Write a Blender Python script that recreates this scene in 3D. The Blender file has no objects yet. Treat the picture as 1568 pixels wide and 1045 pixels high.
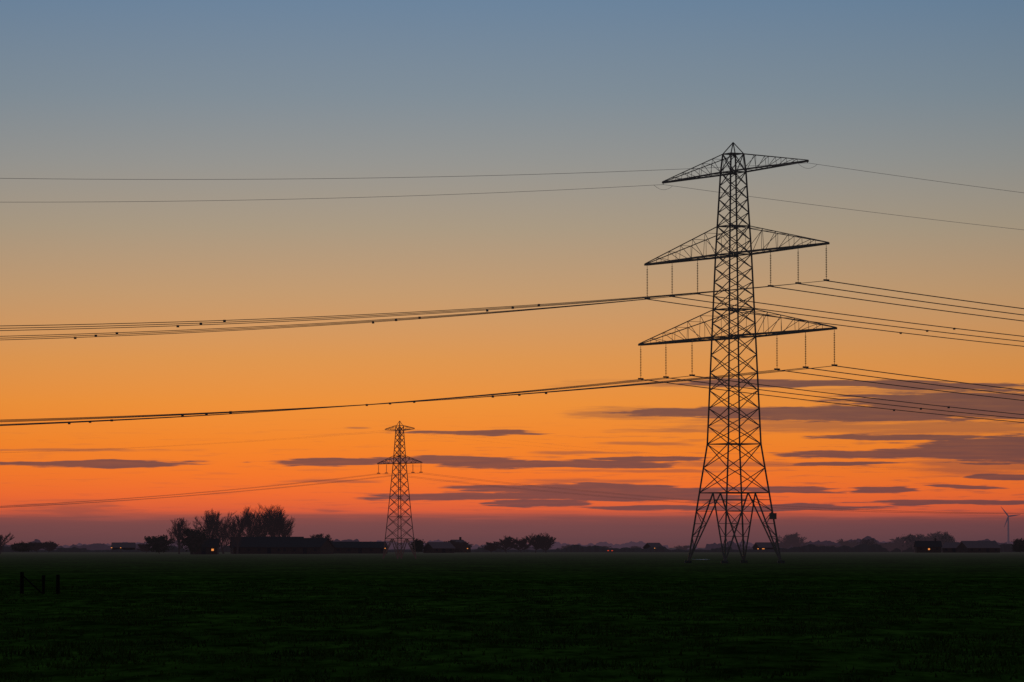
import bpy, math, random
from mathutils import Vector, Matrix, noise

random.seed(7)
scene = bpy.context.scene
scene.view_settings.view_transform = 'Standard'
scene.view_settings.look = 'None'
scene.view_settings.exposure = 0

# ------------------------------------------------------------------ helpers
EYE = 2.0          # eye height above the polder (m)
F = 6010.0         # tele lens, focal length in image pixels
HZ = 839.0  # horizon row in image pixels

def lat(b, dist):            # lateral metres of an image column (pixels) at a given distance
    return (b - 784.0) / F * dist
def hgt(e, dist):            # height above ground of an image row (pixels) at a given distance
    return EYE + (HZ - e) / F * dist

def lin(c):
    out = []
    for v in c:
        v /= 255.0
        out.append(v / 12.92 if v <= 0.04045 else ((v + 0.055) / 1.055) ** 2.4)
    return out

class MB:
    def __init__(s):
        s.v = []; s.f = []
    def beam(s, p, q, w, n=4, w2=None):
        p = Vector(p); q = Vector(q)
        d = q - p
        if d.length < 1e-5: return
        d.normalize()
        up = Vector((0, 0, 1)) if abs(d.z) < 0.95 else Vector((1, 0, 0))
        a = d.cross(up).normalized(); b = d.cross(a)
        w2 = w if w2 is None else w2
        i = len(s.v)
        for c, r in ((p, w / 2), (q, w2 / 2)):
            for k in range(n):
                t = 2 * math.pi * (k + .5) / n
                s.v.append(c + a * (r * 1.2 * math.cos(t)) + b * (r * 1.2 * math.sin(t)))
        for k in range(n):
            k2 = (k + 1) % n
            s.f.append((i + k, i + k2, i + n + k2, i + n + k))
        if n >= 4:
            s.f.append(tuple(i + k for k in range(n))[::-1]); s.f.append(tuple(i + n + k for k in range(n)))
    def tube(s, pts, r, n=5):
        i0 = len(s.v)
        for j, p in enumerate(pts):
            p = Vector(p)
            d = (Vector(pts[min(j + 1, len(pts) - 1)]) - Vector(pts[max(j - 1, 0)])).normalized()
            up = Vector((0, 0, 1)) if abs(d.z) < 0.95 else Vector((1, 0, 0))
            a = d.cross(up).normalized(); b = d.cross(a)
            for k in range(n):
                t = 2 * math.pi * k / n
                s.v.append(p + a * (r * math.cos(t)) + b * (r * math.sin(t)))
        for j in range(len(pts) - 1):
            for k in range(n):
                k2 = (k + 1) % n
                s.f.append((i0 + j * n + k, i0 + j * n + k2, i0 + (j + 1) * n + k2, i0 + (j + 1) * n + k))
    def box(s, c, sz, R=None):
        i = len(s.v); c = Vector(c)
        for x in (-.5, .5):
            for y in (-.5, .5):
                for z in (-.5, .5):
                    o = Vector((x * sz[0], y * sz[1], z * sz[2]))
                    if R: o = R @ o
                    s.v.append(c + o)
        for f in ((0, 1, 3, 2), (4, 6, 7, 5), (0, 4, 5, 1), (2, 3, 7, 6), (0, 2, 6, 4), (1, 5, 7, 3)):
            s.f.append(tuple(i + k for k in f))
    def obj(s, name, mat, parent=None, smooth=False):
        me = bpy.data.meshes.new(name)
        me.from_pydata([tuple(x) for x in s.v], [], s.f)
        me.materials.append(mat)
        if smooth:
            for p in me.polygons: p.use_smooth = True
        o = bpy.data.objects.new(name, me)
        scene.collection.objects.link(o)
        if parent: o.parent = parent
        return o

def empty(name, loc=(0, 0, 0)):
    e = bpy.data.objects.new(name, None)
    e.location = loc
    scene.collection.objects.link(e)
    return e

def mat(name, col, rough=.8, metal=0, haze=None, nscale=3.0, var=.35, emit=None, estr=1):
    m = bpy.data.materials.new(name); m.use_nodes = True
    nt = m.node_tree; b = nt.nodes['Principled BSDF']
    tc = nt.nodes.new('ShaderNodeTexCoord')
    n = nt.nodes.new('ShaderNodeTexNoise'); n.inputs['Scale'].default_value = nscale; n.inputs['Detail'].default_value = 4
    r = nt.nodes.new('ShaderNodeValToRGB')
    r.color_ramp.elements[0].position = .3; r.color_ramp.elements[1].position = .7
    r.color_ramp.elements[0].color = tuple(c * (1 - var) for c in col) + (1,)
    r.color_ramp.elements[1].color = tuple(c * (1 + var) for c in col) + (1,)
    nt.links.new(tc.outputs['Object'], n.inputs['Vector'])
    nt.links.new(n.outputs['Fac'], r.inputs['Fac']); nt.links.new(r.outputs['Color'], b.inputs['Base Color'])
    b.inputs['Roughness'].default_value = rough; b.inputs['Metallic'].default_value = metal
    b.inputs['Specular IOR Level'].default_value = .2
    e = haze or emit
    if e:
        b.inputs['Emission Color'].default_value = tuple(e) + (1,)
        b.inputs['Emission Strength'].default_value = estr
    return m

# hazes = faint emission put into the materials, imitating light scattered by evening air
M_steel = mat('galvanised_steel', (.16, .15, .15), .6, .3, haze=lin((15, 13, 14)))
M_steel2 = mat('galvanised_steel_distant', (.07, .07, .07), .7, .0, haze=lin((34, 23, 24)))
M_ins = mat('porcelain_insulator', (.10, .06, .04), .4)
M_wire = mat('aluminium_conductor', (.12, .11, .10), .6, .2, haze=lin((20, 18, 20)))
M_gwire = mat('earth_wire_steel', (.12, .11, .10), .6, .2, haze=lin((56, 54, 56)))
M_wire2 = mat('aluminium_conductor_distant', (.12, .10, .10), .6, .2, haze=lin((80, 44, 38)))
M_conc = mat('concrete_footing', (.22, .21, .2))
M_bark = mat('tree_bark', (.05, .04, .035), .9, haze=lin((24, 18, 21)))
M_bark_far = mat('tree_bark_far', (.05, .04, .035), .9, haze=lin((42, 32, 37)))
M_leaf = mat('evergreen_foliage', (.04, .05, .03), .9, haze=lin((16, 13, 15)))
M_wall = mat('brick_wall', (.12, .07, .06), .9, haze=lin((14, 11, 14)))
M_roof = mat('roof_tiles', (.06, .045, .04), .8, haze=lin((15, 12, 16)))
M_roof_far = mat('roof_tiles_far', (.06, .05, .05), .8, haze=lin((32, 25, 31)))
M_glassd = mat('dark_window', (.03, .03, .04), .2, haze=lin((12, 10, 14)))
M_lit = mat('lit_window', (.6, .4, .2), emit=(1.0, .32, .07), estr=.9)
M_red = mat('red_lamp_glass', (.6, .1, .05), emit=(1.0, .08, .02), estr=.6)
M_wood = mat('weathered_wood', (.012, .010, .009), .9)
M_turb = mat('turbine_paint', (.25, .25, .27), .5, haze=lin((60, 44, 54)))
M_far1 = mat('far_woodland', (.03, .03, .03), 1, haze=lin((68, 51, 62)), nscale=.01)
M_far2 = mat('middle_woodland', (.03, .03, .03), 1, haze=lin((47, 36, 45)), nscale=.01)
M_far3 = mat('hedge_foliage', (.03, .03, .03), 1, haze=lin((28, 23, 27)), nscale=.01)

# ------------------------------------------------------------------ camera
cd = bpy.data.cameras.new('camera'); cam = bpy.data.objects.new('camera', cd)
scene.collection.objects.link(cam); scene.camera = cam
cd.sensor_width = 36; cd.lens = 138.0; cd.clip_end = 90000; cd.clip_start = .5
cam.location = (0, 0, EYE)
cam.rotation_euler = (math.radians(90) + math.atan(316.5 / F), 0, 0)

# ------------------------------------------------------------------ world
w = bpy.data.worlds.new('World'); scene.world = w; w.use_nodes = True
nt = w.node_tree; N = nt.nodes; L = nt.links
bg = N['Background']
def node(t, **k):
    n = N.new(t)
    for a, b in k.items(): setattr(n, a, b)
    return n
def setin(n, i, v):
    if isinstance(v, bpy.types.NodeSocket): L.new(v, n.inputs[i])
    else: n.inputs[i].default_value = v
def m_(op, a, b=None, c=None, clamp=False):
    n = node('ShaderNodeMath', operation=op); n.use_clamp = clamp
    setin(n, 0, a)
    if b is not None: setin(n, 1, b)
    if c is not None: setin(n, 2, c)
    return n.outputs[0]
def v_(op, a, b=None):
    n = node('ShaderNodeVectorMath', operation=op)
    setin(n, 0, a)
    if b is not None: setin(n, 1, b)
    return n.outputs['Value'] if op == 'LENGTH' else n.outputs['Vector']
def sstep(x, lo, hi, a=0., b=1.):
    n = node('ShaderNodeMapRange', interpolation_type='SMOOTHSTEP')
    setin(n, 0, x); n.inputs[1].default_value = lo; n.inputs[2].default_value = hi
    n.inputs[3].default_value = a; n.inputs[4].default_value = b
    return n.outputs[0]
def mix(f, a, b):
    n = node('ShaderNodeMix', data_type='RGBA')
    setin(n, 0, f); setin(n, 6, a); setin(n, 7, b)
    return n.outputs[2]
tc = node('ShaderNodeTexCoord')
sep = node('ShaderNodeSeparateXYZ'); L.new(tc.outputs['Generated'], sep.inputs[0])
X, Y, Z = sep.outputs
zc = m_('MAXIMUM', Z, 0.0)
fz = m_('SQRT', zc)
ramp = node('ShaderNodeValToRGB'); L.new(fz, ramp.inputs[0])
stops = [(838, (68, 51, 61)), (826, (92, 64, 74)), (806, (124, 72, 76)), (795, (160, 78, 71)), (782, (208, 88, 59)),
         (758, (230, 102, 50)), (725, (235, 115, 44)), (680, (235, 128, 44)), (620, (229, 140, 58)), (550, (214, 146, 80)),
         (450, (188, 151, 111)), (350, (162, 150, 130)), (250, (140, 145, 144)), (150, (119, 138, 151)), (0, (97, 128, 156))]
els = [(math.sqrt((HZ - y) / F), c) for y, c in stops]
els += [(.55, (84, 108, 130)), (1.0, (54, 70, 92))]
cr = ramp.color_ramp
cr.elements[0].position = els[0][0]; cr.elements[0].color = lin(els[0][1]) + [1]
cr.elements[1].position = els[-1][0]; cr.elements[1].color = lin(els[-1][1]) + [1]
for p, c in els[1:-1]:
    e = cr.elements.new(p); e.color = lin(c) + [1]
# direction in milliradians about the sunset bearing
Ys = m_('MAXIMUM', Y, 0.05)
U = m_('MULTIPLY', m_('DIVIDE', X, Ys), 1000.0)
V = m_('MULTIPLY', m_('DIVIDE', Z, Ys), 1000.0)
comb = node('ShaderNodeCombineXYZ'); L.new(U, comb.inputs[0]); L.new(V, comb.inputs[1])
P = comb.outputs[0]
def nz(scale, detail=5, rough=.55, offs=(0, 0, 0)):
    mp = v_('MULTIPLY', v_('ADD', P, offs), scale)
    n = node('ShaderNodeTexNoise'); n.inputs['Scale'].default_value = 1; n.inputs['Detail'].default_value = detail
    n.inputs['Roughness'].default_value = rough
    L.new(mp, n.inputs['Vector'])
    return n
nw = nz((1 / 22, 1 / 3.0, 0), 3)
warp = v_('MULTIPLY', v_('SUBTRACT', nw.outputs['Color'], (.5, .5, .5)), (30.0, 1.8, 0))
Pw = v_('ADD', P, warp)
n1 = nz((1 / 15, 1 / .85, 0), 6, .62, (40, 7, 0)).outputs['Fac']
n2 = nz((1 / 55, 1 / 2.2, 0), 4, .6, (140, 57, 0)).outputs['Fac']
def group(lst, lo, hi, amp):
    cur = None
    for cx, cy, hw, hh in lst:
        c = ((cx - 784) / 6.01, (HZ - cy) / 6.01, 0)  # cloud centres and half sizes are image pixels
        d = v_('LENGTH', v_('MULTIPLY', v_('SUBTRACT', Pw, c), (6.01 / hw, 6.01 / hh, 0)))
        cur = d if cur is None else m_('MINIMUM', cur, d)
    val = m_('SUBTRACT', 1.0, cur)
    nn = m_('ADD', m_('MULTIPLY', m_('SUBTRACT', n1, .5), amp), m_('MULTIPLY', m_('SUBTRACT', n2, .5), amp * .6))
    return sstep(m_('ADD', val, nn), lo, hi)
strong = [(140, 711, 200, 7), (500, 709, 95, 8), (742, 663, 120, 5), (690, 705, 150, 8), (850, 712, 210, 7), (980, 703, 110, 5),
          (690, 760, 150, 8), (870, 749, 240, 9), (930, 759, 260, 9), (1030, 757, 150, 13), (820, 771, 80, 6), (1490, 622, 250, 30), (1300, 634, 230, 17),
          (1100, 633, 170, 9), (1430, 694, 250, 12), (1540, 688, 170, 26), (1390, 670, 170, 6), (1345, 751, 50, 5), (1215, 751, 90, 6),
          (1545, 731, 70, 5), (1460, 770, 170, 5), (1270, 711, 110, 4), (1130, 778, 280, 6),
          (1500, 746, 80, 4), (1250, 587, 250, 7), (1450, 592, 160, 7)]
faint = [(110, 780, 150, 18), (60, 802, 240, 10), (1120, 587, 290, 8), (1450, 600, 220, 16), (970, 634, 140, 13),
         (890, 693, 90, 4), (1000, 680, 110, 4), (900, 738, 190, 5), (500, 780, 70, 4), (510, 738, 90, 4),
         (100, 690, 210, 4), (1150, 711, 260, 6), (560, 657, 50, 3), (1250, 650, 300, 18), (1440, 655, 280, 22), (1000, 722, 220, 4),
         (1500, 712, 200, 22), (1050, 660, 140, 4)]
dS = group(strong, .0, .30, 1.45)
dF = m_('MULTIPLY', group(faint, .0, .75, 1.5), .55)
bank = m_('MULTIPLY', sstep(m_('ADD', V, m_('MULTIPLY', m_('SUBTRACT', n2, .5), 7.0)), 9.8, 6.6), .76)
band = m_('MULTIPLY', sstep(V, 36.0, 24.0), sstep(U, -120.0, 90.0, .3, 1.0))
thin = m_('MULTIPLY', m_('MULTIPLY', sstep(n1, .53, .68), band), .45)
dens = m_('MAXIMUM', m_('MAXIMUM', dS, dF), m_('MAXIMUM', bank, thin))
dens = m_('MULTIPLY', dens, sstep(Y, .3, .7))
dens = m_('MULTIPLY', dens, m_('ADD', .82, m_('MULTIPLY', n1, .30)), clamp=True)
ccol = mix(.10, lin((80, 61, 71)) + [1], ramp.outputs[0])
sky = mix(dens, ramp.outputs[0], ccol)
f1 = sstep(Y, -.6, .95, .36, 1.0)
f2 = m_('SUBTRACT', 1.0, m_('MULTIPLY', m_('POWER', m_('ABSOLUTE', m_('MULTIPLY', m_('ADD', U, 25.0), .006)), 2.0), .12))
f2 = m_('MAXIMUM', f2, .6)
sc = node('ShaderNodeVectorMath', operation='SCALE'); L.new(sky, sc.inputs[0]); L.new(m_('MULTIPLY', f1, f2), sc.inputs[3])
nis = node('ShaderNodeTexSky'); nis.sky_type = 'NISHITA'; nis.sun_disc = False
nis.sun_elevation = math.radians(0.5); nis.sun_rotation = math.radians(-4)
sn = node('ShaderNodeVectorMath', operation='SCALE'); L.new(nis.outputs[0], sn.inputs[0]); sn.inputs[3].default_value = .004
add = node('ShaderNodeVectorMath', operation='ADD'); L.new(sc.outputs[0], add.inputs[0]); L.new(sn.outputs[0], add.inputs[1])
L.new(add.outputs[0], bg.inputs['Color']); bg.inputs['Strength'].default_value = 1.0

sd = bpy.data.lights.new('sun', 'SUN'); sd.energy = .03; sd.angle = math.radians(3); sd.color = (1, .5, .25)
so = bpy.data.objects.new('sun', sd); scene.collection.objects.link(so)
so.rotation_euler = Vector((math.sin(math.radians(4)), -math.cos(math.radians(4)), -.02)).to_track_quat('-Z', 'Y').to_euler()

# ------------------------------------------------------------------ ground
def axis(lo, hi, step, far):
    a = []; x = lo
    while x <= hi: a.append(x); x += step
    s = step * 1.6; x = hi
    while x < far: x += s; s *= 1.5; a.append(x)
    s = step * 1.6; x = lo; b = []
    while x > -far: x -= s; s *= 1.5; b.append(x)
    return b[::-1] + a
def gz(x, y):
    r = math.hypot(x, y)
    f = max(0, min(1, (420 - r) / 250))
    if f == 0: return 0.0
    return f * (.10 * (noise.noise(Vector((x * .06, y * .035, 0)))) + .06 * noise.noise(Vector((x * .3, y * .22, 3))) )
xs = axis(-45, 45, .75, 45000); ys = axis(30, 260, .75, 45000)
g = MB()
for y in ys:
    for x in xs: g.v.append((x, y, gz(x, y)))
nx = len(xs)
for j in range(len(ys) - 1):
    for i in range(nx - 1):
        g.f.append((j * nx + i, j * nx + i + 1, (j + 1) * nx + i + 1, (j + 1) * nx + i))
mg = bpy.data.materials.new('meadow_grass'); mg.use_nodes = True
gt = mg.node_tree; b = gt.nodes['Principled BSDF']; GL = gt.links
def gn(t): return gt.nodes.new(t)
geo = gn('ShaderNodeNewGeometry')
def gnoise(scale, det=5):
    mp = gn('ShaderNodeVectorMath'); mp.operation = 'MULTIPLY'; GL.new(geo.outputs['Position'], mp.inputs[0]); mp.inputs[1].default_value = scale
    n = gn('ShaderNodeTexNoise'); n.inputs['Scale'].default_value = 1; n.inputs['Detail'].default_value = det; n.inputs['Roughness'].default_value = .65
    GL.new(mp.outputs[0], n.inputs['Vector']); return n.outputs['Fac']
a1 = gnoise((.16, .05, .1)); a2 = gnoise((1.3, .30, 1))
r1 = gn('ShaderNodeValToRGB'); GL.new(a1, r1.inputs[0])
r1.color_ramp.elements[0].position = .36; r1.color_ramp.elements[0].color = (.040, .075, .008, 1)
r1.color_ramp.elements[1].position = .64; r1.color_ramp.elements[1].color = (.105, .185, .020, 1)
r2 = gn('ShaderNodeValToRGB'); GL.new(a2, r2.inputs[0])
r2.color_ramp.elements[0].position = .38; r2.color_ramp.elements[0].color = (.35, .35, .35, 1)
r2.color_ramp.elements[1].position = .66; r2.color_ramp.elements[1].color = (1.6, 1.6, 1.6, 1)
mm = gn('ShaderNodeMix'); mm.data_type = 'RGBA'; mm.blend_type = 'MULTIPLY'; mm.inputs[0].default_value = 1
GL.new(r1.outputs[0], mm.inputs[6]); GL.new(r2.outputs[0], mm.inputs[7]); GL.new(mm.outputs[2], b.inputs['Base Color'])
b.inputs['Roughness'].default_value = 1; b.inputs['Specular IOR Level'].default_value = 0
# evening mist over the far polder, painted as ground emission growing with distance
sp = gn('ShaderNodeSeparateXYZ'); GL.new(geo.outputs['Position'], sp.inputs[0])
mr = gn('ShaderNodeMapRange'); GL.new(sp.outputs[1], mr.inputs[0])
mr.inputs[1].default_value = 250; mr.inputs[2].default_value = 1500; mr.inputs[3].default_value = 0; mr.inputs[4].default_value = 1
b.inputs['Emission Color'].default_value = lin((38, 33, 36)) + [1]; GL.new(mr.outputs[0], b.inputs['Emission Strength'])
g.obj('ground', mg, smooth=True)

# grass tufts, one mass
gr = MB()
for k in range(42000):
    y = 46 + 190 * random.random() ** 1.15
    x = random.uniform(-.15, .15) * y
    dens_ = noise.noise(Vector((x * .3, y * .09, 9))) + .4 * noise.noise(Vector((x * 1.1, y * .3, 2)))
    if dens_ < 0 and random.random() < .85: continue
    z = gz(x, y) - .01
    h = random.uniform(.04, .10) * (1.0 + 1.2 * max(0, dens_))
    for q in range(3):
        t = random.uniform(0, 6.28); dx, dy = math.cos(t), math.sin(t)
        bw = random.uniform(.012, .03); ox, oy = random.uniform(-.08, .08), random.uniform(-.08, .08)
        i = len(gr.v)
        gr.v += [(x + ox - dy * bw, y + oy + dx * bw, z), (x + ox + dy * bw, y + oy - dx * bw, z), (x + ox + dx * h * .5, y + oy + dy * h * .5, z + h)]
        gr.f.append((i, i + 1, i + 2))
gr.obj('grass', mat('grass_blades', (.07, .13, .015), 1, nscale=.4, var=.6))

# ------------------------------------------------------------------ pylons
def interp(tab, z):
    for (z0, a0), (z1, a1) in zip(tab, tab[1:]):
        if z <= z1: return a0 + (a1 - a0) * (z - z0) / (z1 - z0)
    return tab[-1][1]
CS = [(1, 1), (1, -1), (-1, -1), (-1, 1)]
def pylon_frame(base, theta):
    A = Vector((math.cos(theta), -math.sin(theta), 0)); B = Vector((math.sin(theta), math.cos(theta), 0))
    bs = Vector(base)
    return A, B, (lambda a, b_, z: bs + A * a + B * b_ + Vector((0, 0, z)))

def tower(mb, W, tab, waist, levels, horiz, legw, brw, peak):
    c = lambda k, z: W(CS[k % 4][0] * interp(tab, z), CS[k % 4][1] * interp(tab, z), z)
    for k in range(4):
        mb.beam(c(k, 0), c(k, waist), legw * 1.15, w2=legw)
        m = (c(k, waist) + c(k + 1, waist)) / 2
        mb.beam(c(k, waist), c(k + 1, waist), brw * 1.5)
        for a in (k, k + 1):
            foot = c(a, 0); top = c(a, waist)
            mb.beam(foot, m, brw * 1.7)
            fr = [.2, .38, .56, .74, .9]
            for i, f in enumerate(fr):
                pl = foot.lerp(top, f); pm = foot.lerp(m, f)
                mb.beam(pl, pm, brw * .8)
                if i + 1 < len(fr):
                    f2 = fr[i + 1]
                    if i % 2: mb.beam(pl, foot.lerp(m, f2), brw * .8)
                    else: mb.beam(pm, foot.lerp(top, f2), brw * .8)
    for z0, z1 in zip(levels, levels[1:]):
        for k in range(4):
            mb.beam(c(k, z0), c(k, z1), legw)
            mb.beam(c(k, z0), c(k + 1, z1), brw); mb.beam(c(k + 1, z0), c(k, z1), brw)
    for z in horiz:
        for k in range(4): mb.beam(c(k, z), c(k + 1, z), brw * 1.3)
        mb.beam(c(0, z), c(2, z), brw); mb.beam(c(1, z), c(3, z), brw)
    zt = levels[-1]
    for k in range(4): mb.beam(c(k, zt), W(0, 0, peak), brw * 1.3)

def arm(mb, W, tab, zb, zt, ztip, s, n, cw, uw, vw):
    for sg in (1, -1):
        ab, at_ = interp(tab, zb), interp(tab, zt)
        prev = None
        for i in range(n + 1):
            f = i / n
            lo = [W(sg * ab, q * ab, zb).lerp(W(sg * s, q * .12, ztip), f) for q in (1, -1)]
            up = [W(sg * at_, q * at_, zt).lerp(W(sg * s, q * .12, ztip + .12), f) for q in (1, -1)]
            if i < n:
                mb.beam(lo[0], lo[1], vw); mb.beam(up[0], up[1], vw)
                for q in (0, 1): mb.beam(lo[q], up[q], vw)
            if prev:
                for q in (0, 1):
                    mb.beam(prev[0][q], lo[q], cw); mb.beam(prev[1][q], up[q], uw)
                    if i < n: mb.beam(prev[0][q], up[q], vw)
                mb.beam(prev[0][0], lo[1], vw)
            prev = (lo, up)

def ins_string(mb, top, length, r, n):
    top = Vector(top); bot = top - Vector((0, 0, length))
    mb.beam(top, bot, .07)
    for i in range(n):
        z = top.z - length * (.08 + .86 * (i + .5) / n)
        i0 = len(mb.v)
        for k in range(6):
            t = k * math.pi / 3
            mb.v.append(Vector((top.x + r * math.cos(t), top.y + r * math.sin(t), z - .05)))
        mb.v.append(Vector((top.x, top.y, z + .06)))
        for k in range(6): mb.f.append((i0 + k, i0 + (k + 1) % 6, i0 + 6))
        mb.f.append(tuple(i0 + k for k in range(6))[::-1])

TH = math.radians(60)
D1 = 512.0
base = (lat(1124, D1), D1, 0)
A, B, W = pylon_frame(base, TH)
tab = [(0, 4.37), (15.5, 2.52), (29.5, 2.06), (40.4, 1.69), (51.1, 1.2), (53.5, .98)]
def split(a, b_, n): return [a + (b_ - a) * i / n for i in range(n)]
levels = [9.15, 12.4] + split(15.5, 29.5, 6) + split(29.5, 33.1, 2) + split(33.1, 40.3, 4) + split(40.3, 44, 2) + split(44, 51.1, 4) + [51.1, 53.5]
pe = empty('electricity_pylon')
t_ = MB(); tower(t_, W, tab, 9.15, levels, [9.15, 15.5, 29.5, 33.1, 40.3, 44, 51.1, 53.5], .25, .105, 55.0)
t_.box(W(3.62, 3.62, 6.1), (.9, .9, .8))
t_.obj('lattice_tower', M_steel, pe)
ar = MB()
arm(ar, W, tab, 51.1, 53.5, 51.1, 17.2, 6, .22, .11, .06)
arm(ar, W, tab, 40.3, 44.0, 40.3, 21.7, 6, .28, .12, .062)
arm(ar, W, tab, 29.5, 33.1, 29.5, 23.3, 6, .28, .12, .062)
ar.obj('crossarms', M_steel, pe)
ft = MB()
for sa, sb in CS: ft.box(W(sa * 4.37, sb * 4.37, .1), (.9, .9, .5))
ft.obj('footings', M_conc, pe)
ins = MB(); hard = MB()
S_mid = [8.7, 15.0, 21.3]; S_low = [10.1, 16.6, 23.0]
clamps = []
for z, SS in ((40.1, S_mid), (29.3, S_low)):
    for s in SS:
        for sg in (1, -1):
            ins_string(ins, W(sg * s, 0, z), 4.3, .14, 17)
            c = W(sg * s, 0, z - 4.4)
            hard.beam(c - A * .3, c + A * .3, .16); hard.beam(c - B * .4, c + B * .4, .2)
            clamps.append((sg * s, z - 4.5))
ins.obj('insulator_strings', M_ins, pe); hard.obj('suspension_clamps', M_steel, pe)

def span(W, s, z0, sgn, Ls, sag, tmax, boff=0, zoff=0, n=70):
    pts = []
    for i in range(n + 1):
        t = tmax * i / n
        pts.append(W(s + boff, sgn * t, z0 + zoff - 4 * sag * (t / Ls) * (1 - t / Ls)))
    return pts
wr = MB(); spc = MB(); gw = MB()
for s, z in clamps:
    low = z < 30
    for sgn, sag in ((-1, 9.9 if low else 10.2), (1, 8.0)):
        for bo in (-.2, .2):
            wr.tube(span(W, s, z, sgn, 350, sag, 350, bo), .036)
        for t in (42, 84, 126, 168, 210, 252, 294):
            zz = z - 4 * sag * (t / 350) * (1 - t / 350)
            spc.box(W(s, sgn * t, zz - .06), (.30, .26, .26))
for sg in (1, -1):
    zt = 50.85
    for sgn, sag in ((-1, 8.3), (1, 6.4)):
        gw.tube(span(W, sg * 17.2, zt, sgn, 350, sag, 350), .026)
    loop = [W(sg * 17.2, q * 1.5, zt - .1 - .6 * (1 - q * q)) for q in [i / 8 - 1 for i in range(17)]]
    gw.tube(loop, .022)
    spc.beam(W(sg * 17.2, 0, 51.1), W(sg * 17.2, 0, zt), .12)
we = empty('overhead_power_line'); wr.obj('conductors', M_wire, we); spc.obj('bundle_spacers', M_steel, we); gw.obj('earth_wires', M_gwire, we)

D2 = 700.0
TH2 = math.radians(50)
A2, B2, W2 = pylon_frame((lat(612, D2), D2, 0), TH2)
tab2 = [(0, 2.1), (7.5, 1.5), (17, .82), (22.5, .52), (23.6, .48)]
pe2 = empty('electricity_pylon.001')
t2 = MB(); tower(t2, W2, tab2, 3.6, [3.6, 5.6, 7.5, 9.2, 10.9, 12.5, 14, 15.5, 17, 18.3, 19.5, 20.6, 21.6, 22.6, 23.6], [3.6, 7.5, 17, 18.3, 22.6], .16, .075, 24.6)
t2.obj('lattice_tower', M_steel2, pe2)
a2 = MB()
arm(a2, W2, tab2, 17.0, 18.4, 17.0, 6.3, 4, .14, .09, .06)
arm(a2, W2, tab2, 22.9, 23.8, 23.1, 4.1, 3, .13, .08, .05)
a2.obj('crossarms', M_steel2, pe2)
i2 = MB(); w2 = MB()
for s in (-6.1, -3.8, 3.8, 6.1):
    ins_string(i2, W2(s, 0, 16.9), 1.5, .1, 8)
    i2.beam(W2(s, -.3, 15.35), W2(s, .3, 15.35), .2)
    w2.tube(span(W2, s, 15.3, -1, 300, 8.2, 300), .024, 3); w2.tube(span(W2, s, 15.3, 1, 300, 6.3, 300), .020, 3)
for s in (-4.0, 4.0):
    w2.tube(span(W2, s, 23.0, -1, 300, 6.7, 300), .008, 3); w2.tube(span(W2, s, 23.0, 1, 300, 5.5, 300), .006, 3)
i2.obj('insulator_strings', M_steel2, pe2)
we2 = empty('overhead_power_line.001'); w2.obj('conductors', M_wire2, we2)

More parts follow.
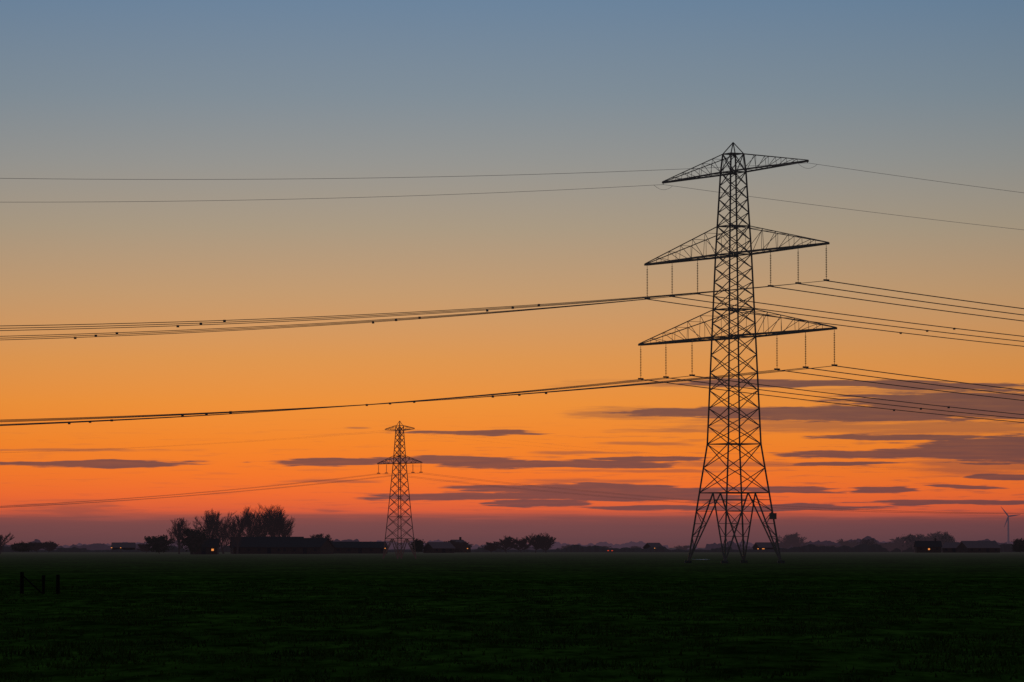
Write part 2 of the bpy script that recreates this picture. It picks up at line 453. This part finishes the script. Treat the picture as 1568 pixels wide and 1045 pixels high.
# ------------------------------------------------------------------ trees
def make_tree(name, b, top, width, dist, seed, material=M_bark, dense=False, poplar=False, leafmat=None, thick=1.0):
    rnd = random.Random(seed)
    H = hgt(top, dist); Wd = width / F * dist
    squat = Wd / H > .75
    segs = []
    upright = .9 if poplar else .5
    def grow(p, d, ln, depth):
        q = p; n = 4 if depth == 0 else 3 if depth < 2 else 2
        for i in range(n):
            d = (d + Vector((rnd.uniform(-1, 1), rnd.uniform(-1, 1), rnd.uniform(-.2, 1) * upright)) * (.08 if depth == 0 else .22)).normalized()
            q2 = q + d * ln / n
            segs.append((q, q2, depth, i / n))
            if depth < 4:
                if depth == 0: kids = (3 if squat else 2) if i == 0 else (5, 4, 3)[i - 1]
                else: kids = 3 if depth == 1 else 3 if depth == 2 else 2
                for _ in range(kids):
                    a = rnd.uniform(0, 6.283)
                    fr = rnd.uniform(.6, 1) if (depth == 0 and i == 0) else rnd.random()
                    if depth == 0:
                        tt = (i + fr) / n
                        tilt = (rnd.uniform(.45, .75) if poplar else rnd.uniform(.7, 1.15)) * (1.1 - .45 * tt)
                        cl = ln * (.30 + .42 * math.sin(math.pi * min(1, .12 + tt * .85))) * rnd.uniform(.75, 1.1)
                    else:
                        tilt = rnd.uniform(.35, .95); cl = ln * rnd.uniform(.34, .56)
                    nd = (d * math.cos(tilt) + Vector((math.cos(a), math.sin(a), rnd.uniform(0, .3))) * math.sin(tilt)).normalized()
                    grow(q.lerp(q2, fr), nd, cl, depth + 1)
            q = q2
        if 0 < depth < 4:
            for _ in range(2):
                nd = (d + Vector((rnd.uniform(-1, 1), rnd.uniform(-1, 1), rnd.uniform(0, .6))) * .5).normalized()
                grow(q, nd, ln * rnd.uniform(.35, .5), depth + 1)
    grow(Vector((0, 0, 0)), Vector((0, 0, 1)), 1, 0)
    mz = max(s_[1].z for s_ in segs)
    xx = sorted(s_[1].x for s_ in segs); sx = xx[int(len(xx) * .99)] - xx[int(len(xx) * .01)]
    cx = (xx[int(len(xx) * .99)] + xx[int(len(xx) * .01)]) / 2
    S = lambda p: Vector(((p.x - cx * min(1, max(0, p.z) / mz * 2)) * Wd / sx, p.y * Wd / sx, max(.15, p.z * H / mz) if p.z > .01 else p.z))
    rad = [H * .030, H * .012, .065 * thick, .036 * thick, .021 * thick]
    mb = MB()
    for p, q, dp, fr in segs:
        mb.beam(S(p), S(q), (rad[dp] * (1 - .3 * fr) if dp else rad[0] * (1 - .85 * fr)) * 1.5, 3, rad[min(dp + 1, 4)] * 1.5 if dp > 0 else rad[0] * 1.5 * (1 - .85 * (fr + .25)) + .02)
    o = empty(name, (lat(b, dist), dist, 0))
    mb.obj('trunk_and_branches', material, o)
    if dense:
        lf = MB()
        ends = [S(s_[1]) for s_ in segs if s_[2] >= 2]
        for k in range(3000):
            c = rnd.choice(ends) + Vector((rnd.gauss(0, .35), rnd.gauss(0, .35), rnd.gauss(0, .35)))
            if rnd.random() < .25: c.z *= rnd.uniform(.3, .9)
            if c.z < .5: c.z = .5 + rnd.random()
            u = Vector((rnd.gauss(0, 1), rnd.gauss(0, 1), rnd.gauss(0, 1))).normalized(); v = u.orthogonal().normalized(); r = rnd.uniform(.12, .32)
            i = len(lf.v); lf.v += [c - u * r, c + v * r, c + u * r, c - v * r]; lf.f.append((i, i + 1, i + 2, i + 3))
        lf.obj('crown_foliage', leafmat or M_leaf, o)
    return o

trees = [  # name, image column, top row, pixel width, distance, dense
 ('bare_tree', 2, 814, 34, 1250, 0), ('hedgerow_tree', 36, 831, 30, 1600, 1), ('bare_tree', 58, 829, 30, 1600, 0), ('bare_tree', 76, 828, 26, 1600, 0),
 ('dense_tree', 245, 821, 38, 1300, 1), ('bare_tree', 275, 792, 30, 1250, 0), ('dense_tree', 298, 808, 38, 1150, 1), ('bare_tree', 225, 832, 26, 1500, 0),
 ('bare_tree', 320, 781, 42, 1250, 0), ('bare_tree', 343, 778, 46, 1290, 0), ('bare_tree', 364, 781, 34, 1270, 0),
 ('poplar_tree', 387, 774, 34, 1350, 0), ('poplar_tree', 404, 770, 38, 1330, 0), ('poplar_tree', 421, 772, 38, 1350, 0), ('poplar_tree', 436, 780, 26, 1330, 0),
 ('bare_tree', 493, 817, 32, 1500, 0), ('dense_tree', 640, 826, 14, 1500, 1),
 ('bare_tree', 690, 827, 24, 1600, 0), ('bare_tree', 710, 829, 22, 1600, 0),
 ('bare_tree', 752, 829, 24, 1600, 0), ('bare_tree', 775, 820, 32, 1550, 0), ('bare_tree', 798, 822, 30, 1600, 0), ('bare_tree', 820, 816, 32, 1550, 0), ('bare_tree', 836, 815, 26, 1560, 0),
 ('dense_tree', 545, 831, 14, 1550, 1), ('bare_tree', 1203, 815, 32, 1900, 0), ('bare_tree', 1220, 815, 30, 1900, 0), ('bare_tree', 1298, 825, 28, 1900, 0), ('dense_tree', 1327, 825, 20, 1800, 1),
 ('bare_tree', 1380, 821, 32, 1640, 0), ('dense_tree', 1400, 818, 34, 1640, 1), ('bare_tree', 1424, 813, 38, 1640, 0), ('dense_tree', 1442, 814, 36, 1640, 1), ('bare_tree', 1362, 829, 26, 1640, 0),
 ('dense_tree', 1561, 825, 20, 1500, 1), ('bare_tree', 925, 836, 22, 2000, 0), ('bare_tree', 905, 835, 20, 2000, 0), ('bare_tree', 870, 834, 24, 1900, 0), ('bare_tree', 1345, 831, 22, 1800, 0), ('bare_tree', 1250, 833, 24, 1900, 0),
 ('bare_tree', 1480, 830, 26, 1640, 0), ('bare_tree', 1275, 834, 22, 1850, 0), ('bare_tree', 1045, 835, 22, 2000, 0), ('bare_tree', 970, 836, 20, 2000, 0),
]
cnt = {}
for i, (nm, b_, tp, wd, ds, dn) in enumerate(trees):
    k = cnt.get(nm, 0); cnt[nm] = k + 1
    nn = nm if k == 0 else '%s.%03d' % (nm, k)
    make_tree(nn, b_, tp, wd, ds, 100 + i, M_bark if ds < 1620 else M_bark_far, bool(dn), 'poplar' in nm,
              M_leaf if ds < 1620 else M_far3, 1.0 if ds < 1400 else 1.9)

# distant woods
def woods(name, Yd, hmin, hmax, thr, material, seed, step=1.0):
    mb = MB(); half = .15 * Yd + 500; x = -half; i = 0
    rnd = random.Random(seed); prev = None
    while x < half:
        n = noise.noise(Vector((x * .008, seed, 0))); n2_ = noise.noise(Vector((x * .05, seed, 5))); n3 = noise.noise(Vector((x * .25, seed, 9)))
        c = n + .5 * n2_ - thr
        h = 0 if c < 0 else hmin + (hmax - hmin) * min(1, c * 1.3) * (.75 + .7 * n2_) + n3 * hmax * .26 + rnd.uniform(-.5, .5) * hmax * .10
        h = max(h, 1.1 + n3 * .5)
        y = Yd + rnd.uniform(-6, 6) + 60 * n
        i0 = len(mb.v); mb.v += [(x, y - 4, -.2), (x, y, h * .6), (x, y + 3, h)]
        if prev is not None: mb.f += [(prev, i0, i0 + 1, prev + 1), (prev + 1, i0 + 1, i0 + 2, prev + 2)]
        prev = i0; x += step
    mb.obj(name, material)
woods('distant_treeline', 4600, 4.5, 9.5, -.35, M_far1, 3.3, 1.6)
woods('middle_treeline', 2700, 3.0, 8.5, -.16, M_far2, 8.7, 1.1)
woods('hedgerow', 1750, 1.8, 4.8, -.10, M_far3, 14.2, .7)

# ------------------------------------------------------------------ buildings
def house(name, b, dist, length, depth, eave, ridge, yaw=0, lit=(), far=False, chim=False):
    o = empty(name, (lat(b, dist), dist, 0)); o.rotation_euler = (0, 0, math.radians(yaw))
    l, d = length / 2, depth / 2
    wl = MB(); wl.v = [(-l, -d, 0), (l, -d, 0), (l, d, 0), (-l, d, 0), (-l, -d, eave), (l, -d, eave), (l, d, eave), (-l, d, eave), (-l, 0, ridge - .1), (l, 0, ridge - .1)]
    wl.f = [(0, 1, 5, 4), (2, 3, 7, 6), (1, 2, 6, 9, 5), (3, 0, 4, 8, 7)]
    wl.obj('walls', M_wall, o)
    rf = MB(); k = .35; s = (ridge - eave) / d
    for sg in (-1, 1):
        i = len(rf.v)
        for x in (-l - k, l + k):
            rf.v += [(x, sg * (d + k), eave - k * s), (x, 0, ridge), (x, 0, ridge + .2), (x, sg * (d + k), eave - k * s + .2)]
        rf.f += [(i, i + 1, i + 5, i + 4), (i + 3, i + 7, i + 6, i + 2), (i, i + 4, i + 7, i + 3), (i, i + 3, i + 2, i + 1), (i + 4, i + 5, i + 6, i + 7)]
    rf.obj('roof', M_roof_far if far else M_roof, o)
    if chim:
        ch = MB(); ch.box((l * .6, 0, ridge + .5), (.7, .7, 1.6)); ch.obj('chimney', M_wall, o)
    dk = MB(); lt = MB(); n = max(3, int(length / 3.2))
    for i in range(n):
        x = -l + length * (i + .5) / n
        if i in lit: lt.box((x, -d - .02, min(1.5, eave * .6)), (.7, .06, .6))
        elif i == n // 2: dk.box((x, -d - .02, 1.05), (1.3, .06, 2.1 if eave > 2.2 else 1.8))
        else: dk.box((x, -d - .02, min(1.5, eave * .6)), (.9, .06, .8))
    dk.obj('windows_and_door', M_glassd, o)
    if lt.v: lt.obj('lit_windows', M_lit, o)
house('farm_barn', 410, 1280, 23, 14, 2.2, 5.4, 8)
house('farm_barn.001', 470, 1250, 14, 11, 2.2, 4.9, -20)
house('farm_shed', 548, 1350, 19, 10, 2.0, 3.9, 12)
house('farm_house', 314, 1180, 8, 7, 2.3, 4.6, 0, lit=(0, 2), chim=True)
house('farm_shed.001', 672, 1500, 9, 8, 1.9, 4.0, 30, far=True)
house('farm_house.001', 700, 1650, 9, 8, 2.4, 5.2, 60, far=True, chim=True)
house('farm_house.002', 1420, 1600, 10, 8, 2.4, 4.6, 0, lit=(1,), chim=True)
house('farm_barn.002', 1497, 1600, 14, 12, 2.0, 4.6, 15, far=True)
house('farm_shed.002', 1465, 1620, 10, 9, 2.0, 4.0, -25, far=True)
house('farm_house.003', 1172, 1900, 10, 8, 2.2, 4.4, 20, far=True)
house('farm_house.004', 190, 2100, 12, 8, 2.2, 4.6, 10, far=True)
house('farm_house.005', 1000, 2200, 8, 8, 2.2, 4.6, 35, far=True)

def lamp(name, b, dist, h, m, sz=.5):
    o = empty(name, (lat(b, dist), dist, 0)); p = MB(); p.beam((0, 0, 0), (0, 0, h), .16, 6, .09); p.beam((0, 0, h), (0, -.9, h + .1), .08); p.obj('pole', M_steel, o)
    q = MB(); q.box((0, -.9, h), (sz, .4, .26)); q.obj('lamp_head', m, o)
for i, (b_, ds, h, m, sz) in enumerate([(931, 1500, .9, M_red, .6), (937, 1500, .9, M_red, .6), (590, 1340, 1.8, M_lit, .4),
                                    (1160, 1500, 1.6, M_lit, .5), (1168, 1500, 1.6, M_lit, .9), (172, 1700, 2.0, M_lit, .5), (186, 1700, 2.0, M_lit, .4), (716, 1480, 1.7, M_lit, .4), (1002, 1700, 1.8, M_lit, .4)]):
    lamp('street_lamp' if i == 0 else 'street_lamp.%03d' % i, b_, ds, h, m, sz)

# ------------------------------------------------------------------ wind turbine
DT = 2500.0
te = empty('wind_turbine', (lat(1543, DT), DT, 0)); hz_ = hgt(791, DT)
tb = MB(); tb.beam((0, 0, 0), (0, 0, hz_), 1.3, 8, .8); tb.obj('tower', M_turb, te)
nb = MB(); nb.box((0, -.2, hz_ + .1), (.9, 2.4, .9)); nb.obj('nacelle', M_turb, te)
bl = MB()
for deg in (128, 248, 8):
    a = math.radians(deg); d = Vector((math.cos(a), 0, math.sin(a))); c = Vector((0, -1.5, hz_)); pz = Vector((-d.z, 0, d.x))
    i = len(bl.v); Lb = 7.8
    for f, wd in ((0, .25), (.15, .5), (.6, .32), (1, .08)):
        for s in (-1, 1):
            for t in (-.06, .06): bl.v.append(c + d * Lb * f + pz * wd * s + Vector((0, t, 0)))
    for j in range(3):
        q = i + j * 4
        bl.f += [(q, q + 2, q + 6, q + 4), (q + 1, q + 5, q + 7, q + 3), (q, q + 4, q + 5, q + 1), (q + 2, q + 3, q + 7, q + 6)]
bl.obj('blades', M_turb, te)

# ------------------------------------------------------------------ fence in the meadow
DF = 169.0
fe = empty('wooden_fence'); fp = MB()
for b_, tp in ((35, 876), (68, 881), (90, 880)):
    x = lat(b_, DF); h = hgt(tp, DF)
    fp.beam((x, DF, -.1), (x, DF, h), .15 if b_ != 68 else .09, 6, .13)
x0 = lat(35, DF)
fp.obj('posts', M_wood, fe)
fb = MB(); fb.beam((x0, DF - .1, hgt(880, DF)), (lat(66, DF), DF - .1, .05), .07)
fb.beam((x0, DF + .1, .35), (lat(90, DF), DF + .1, .3), .02); fb.beam((x0, DF + .1, .62), (lat(90, DF), DF + .1, .6), .015)
fb.obj('brace_and_wires', M_wood, fe)

# shallow pool on the field
pm = MB(); n = 24; cx = lat(1073, 668)
for k in range(n):
    t = 2 * math.pi * k / n; r = 1 + .2 * math.sin(3 * t + 1)
    pm.v.append((cx + 1.3 * r * math.cos(t), 668 + 16 * r * math.sin(t), .02))
pm.f.append(tuple(range(n)))
wm = mat('pool_water', (.05, .05, .055), .4, var=.1)
pm.obj('pool', wm)
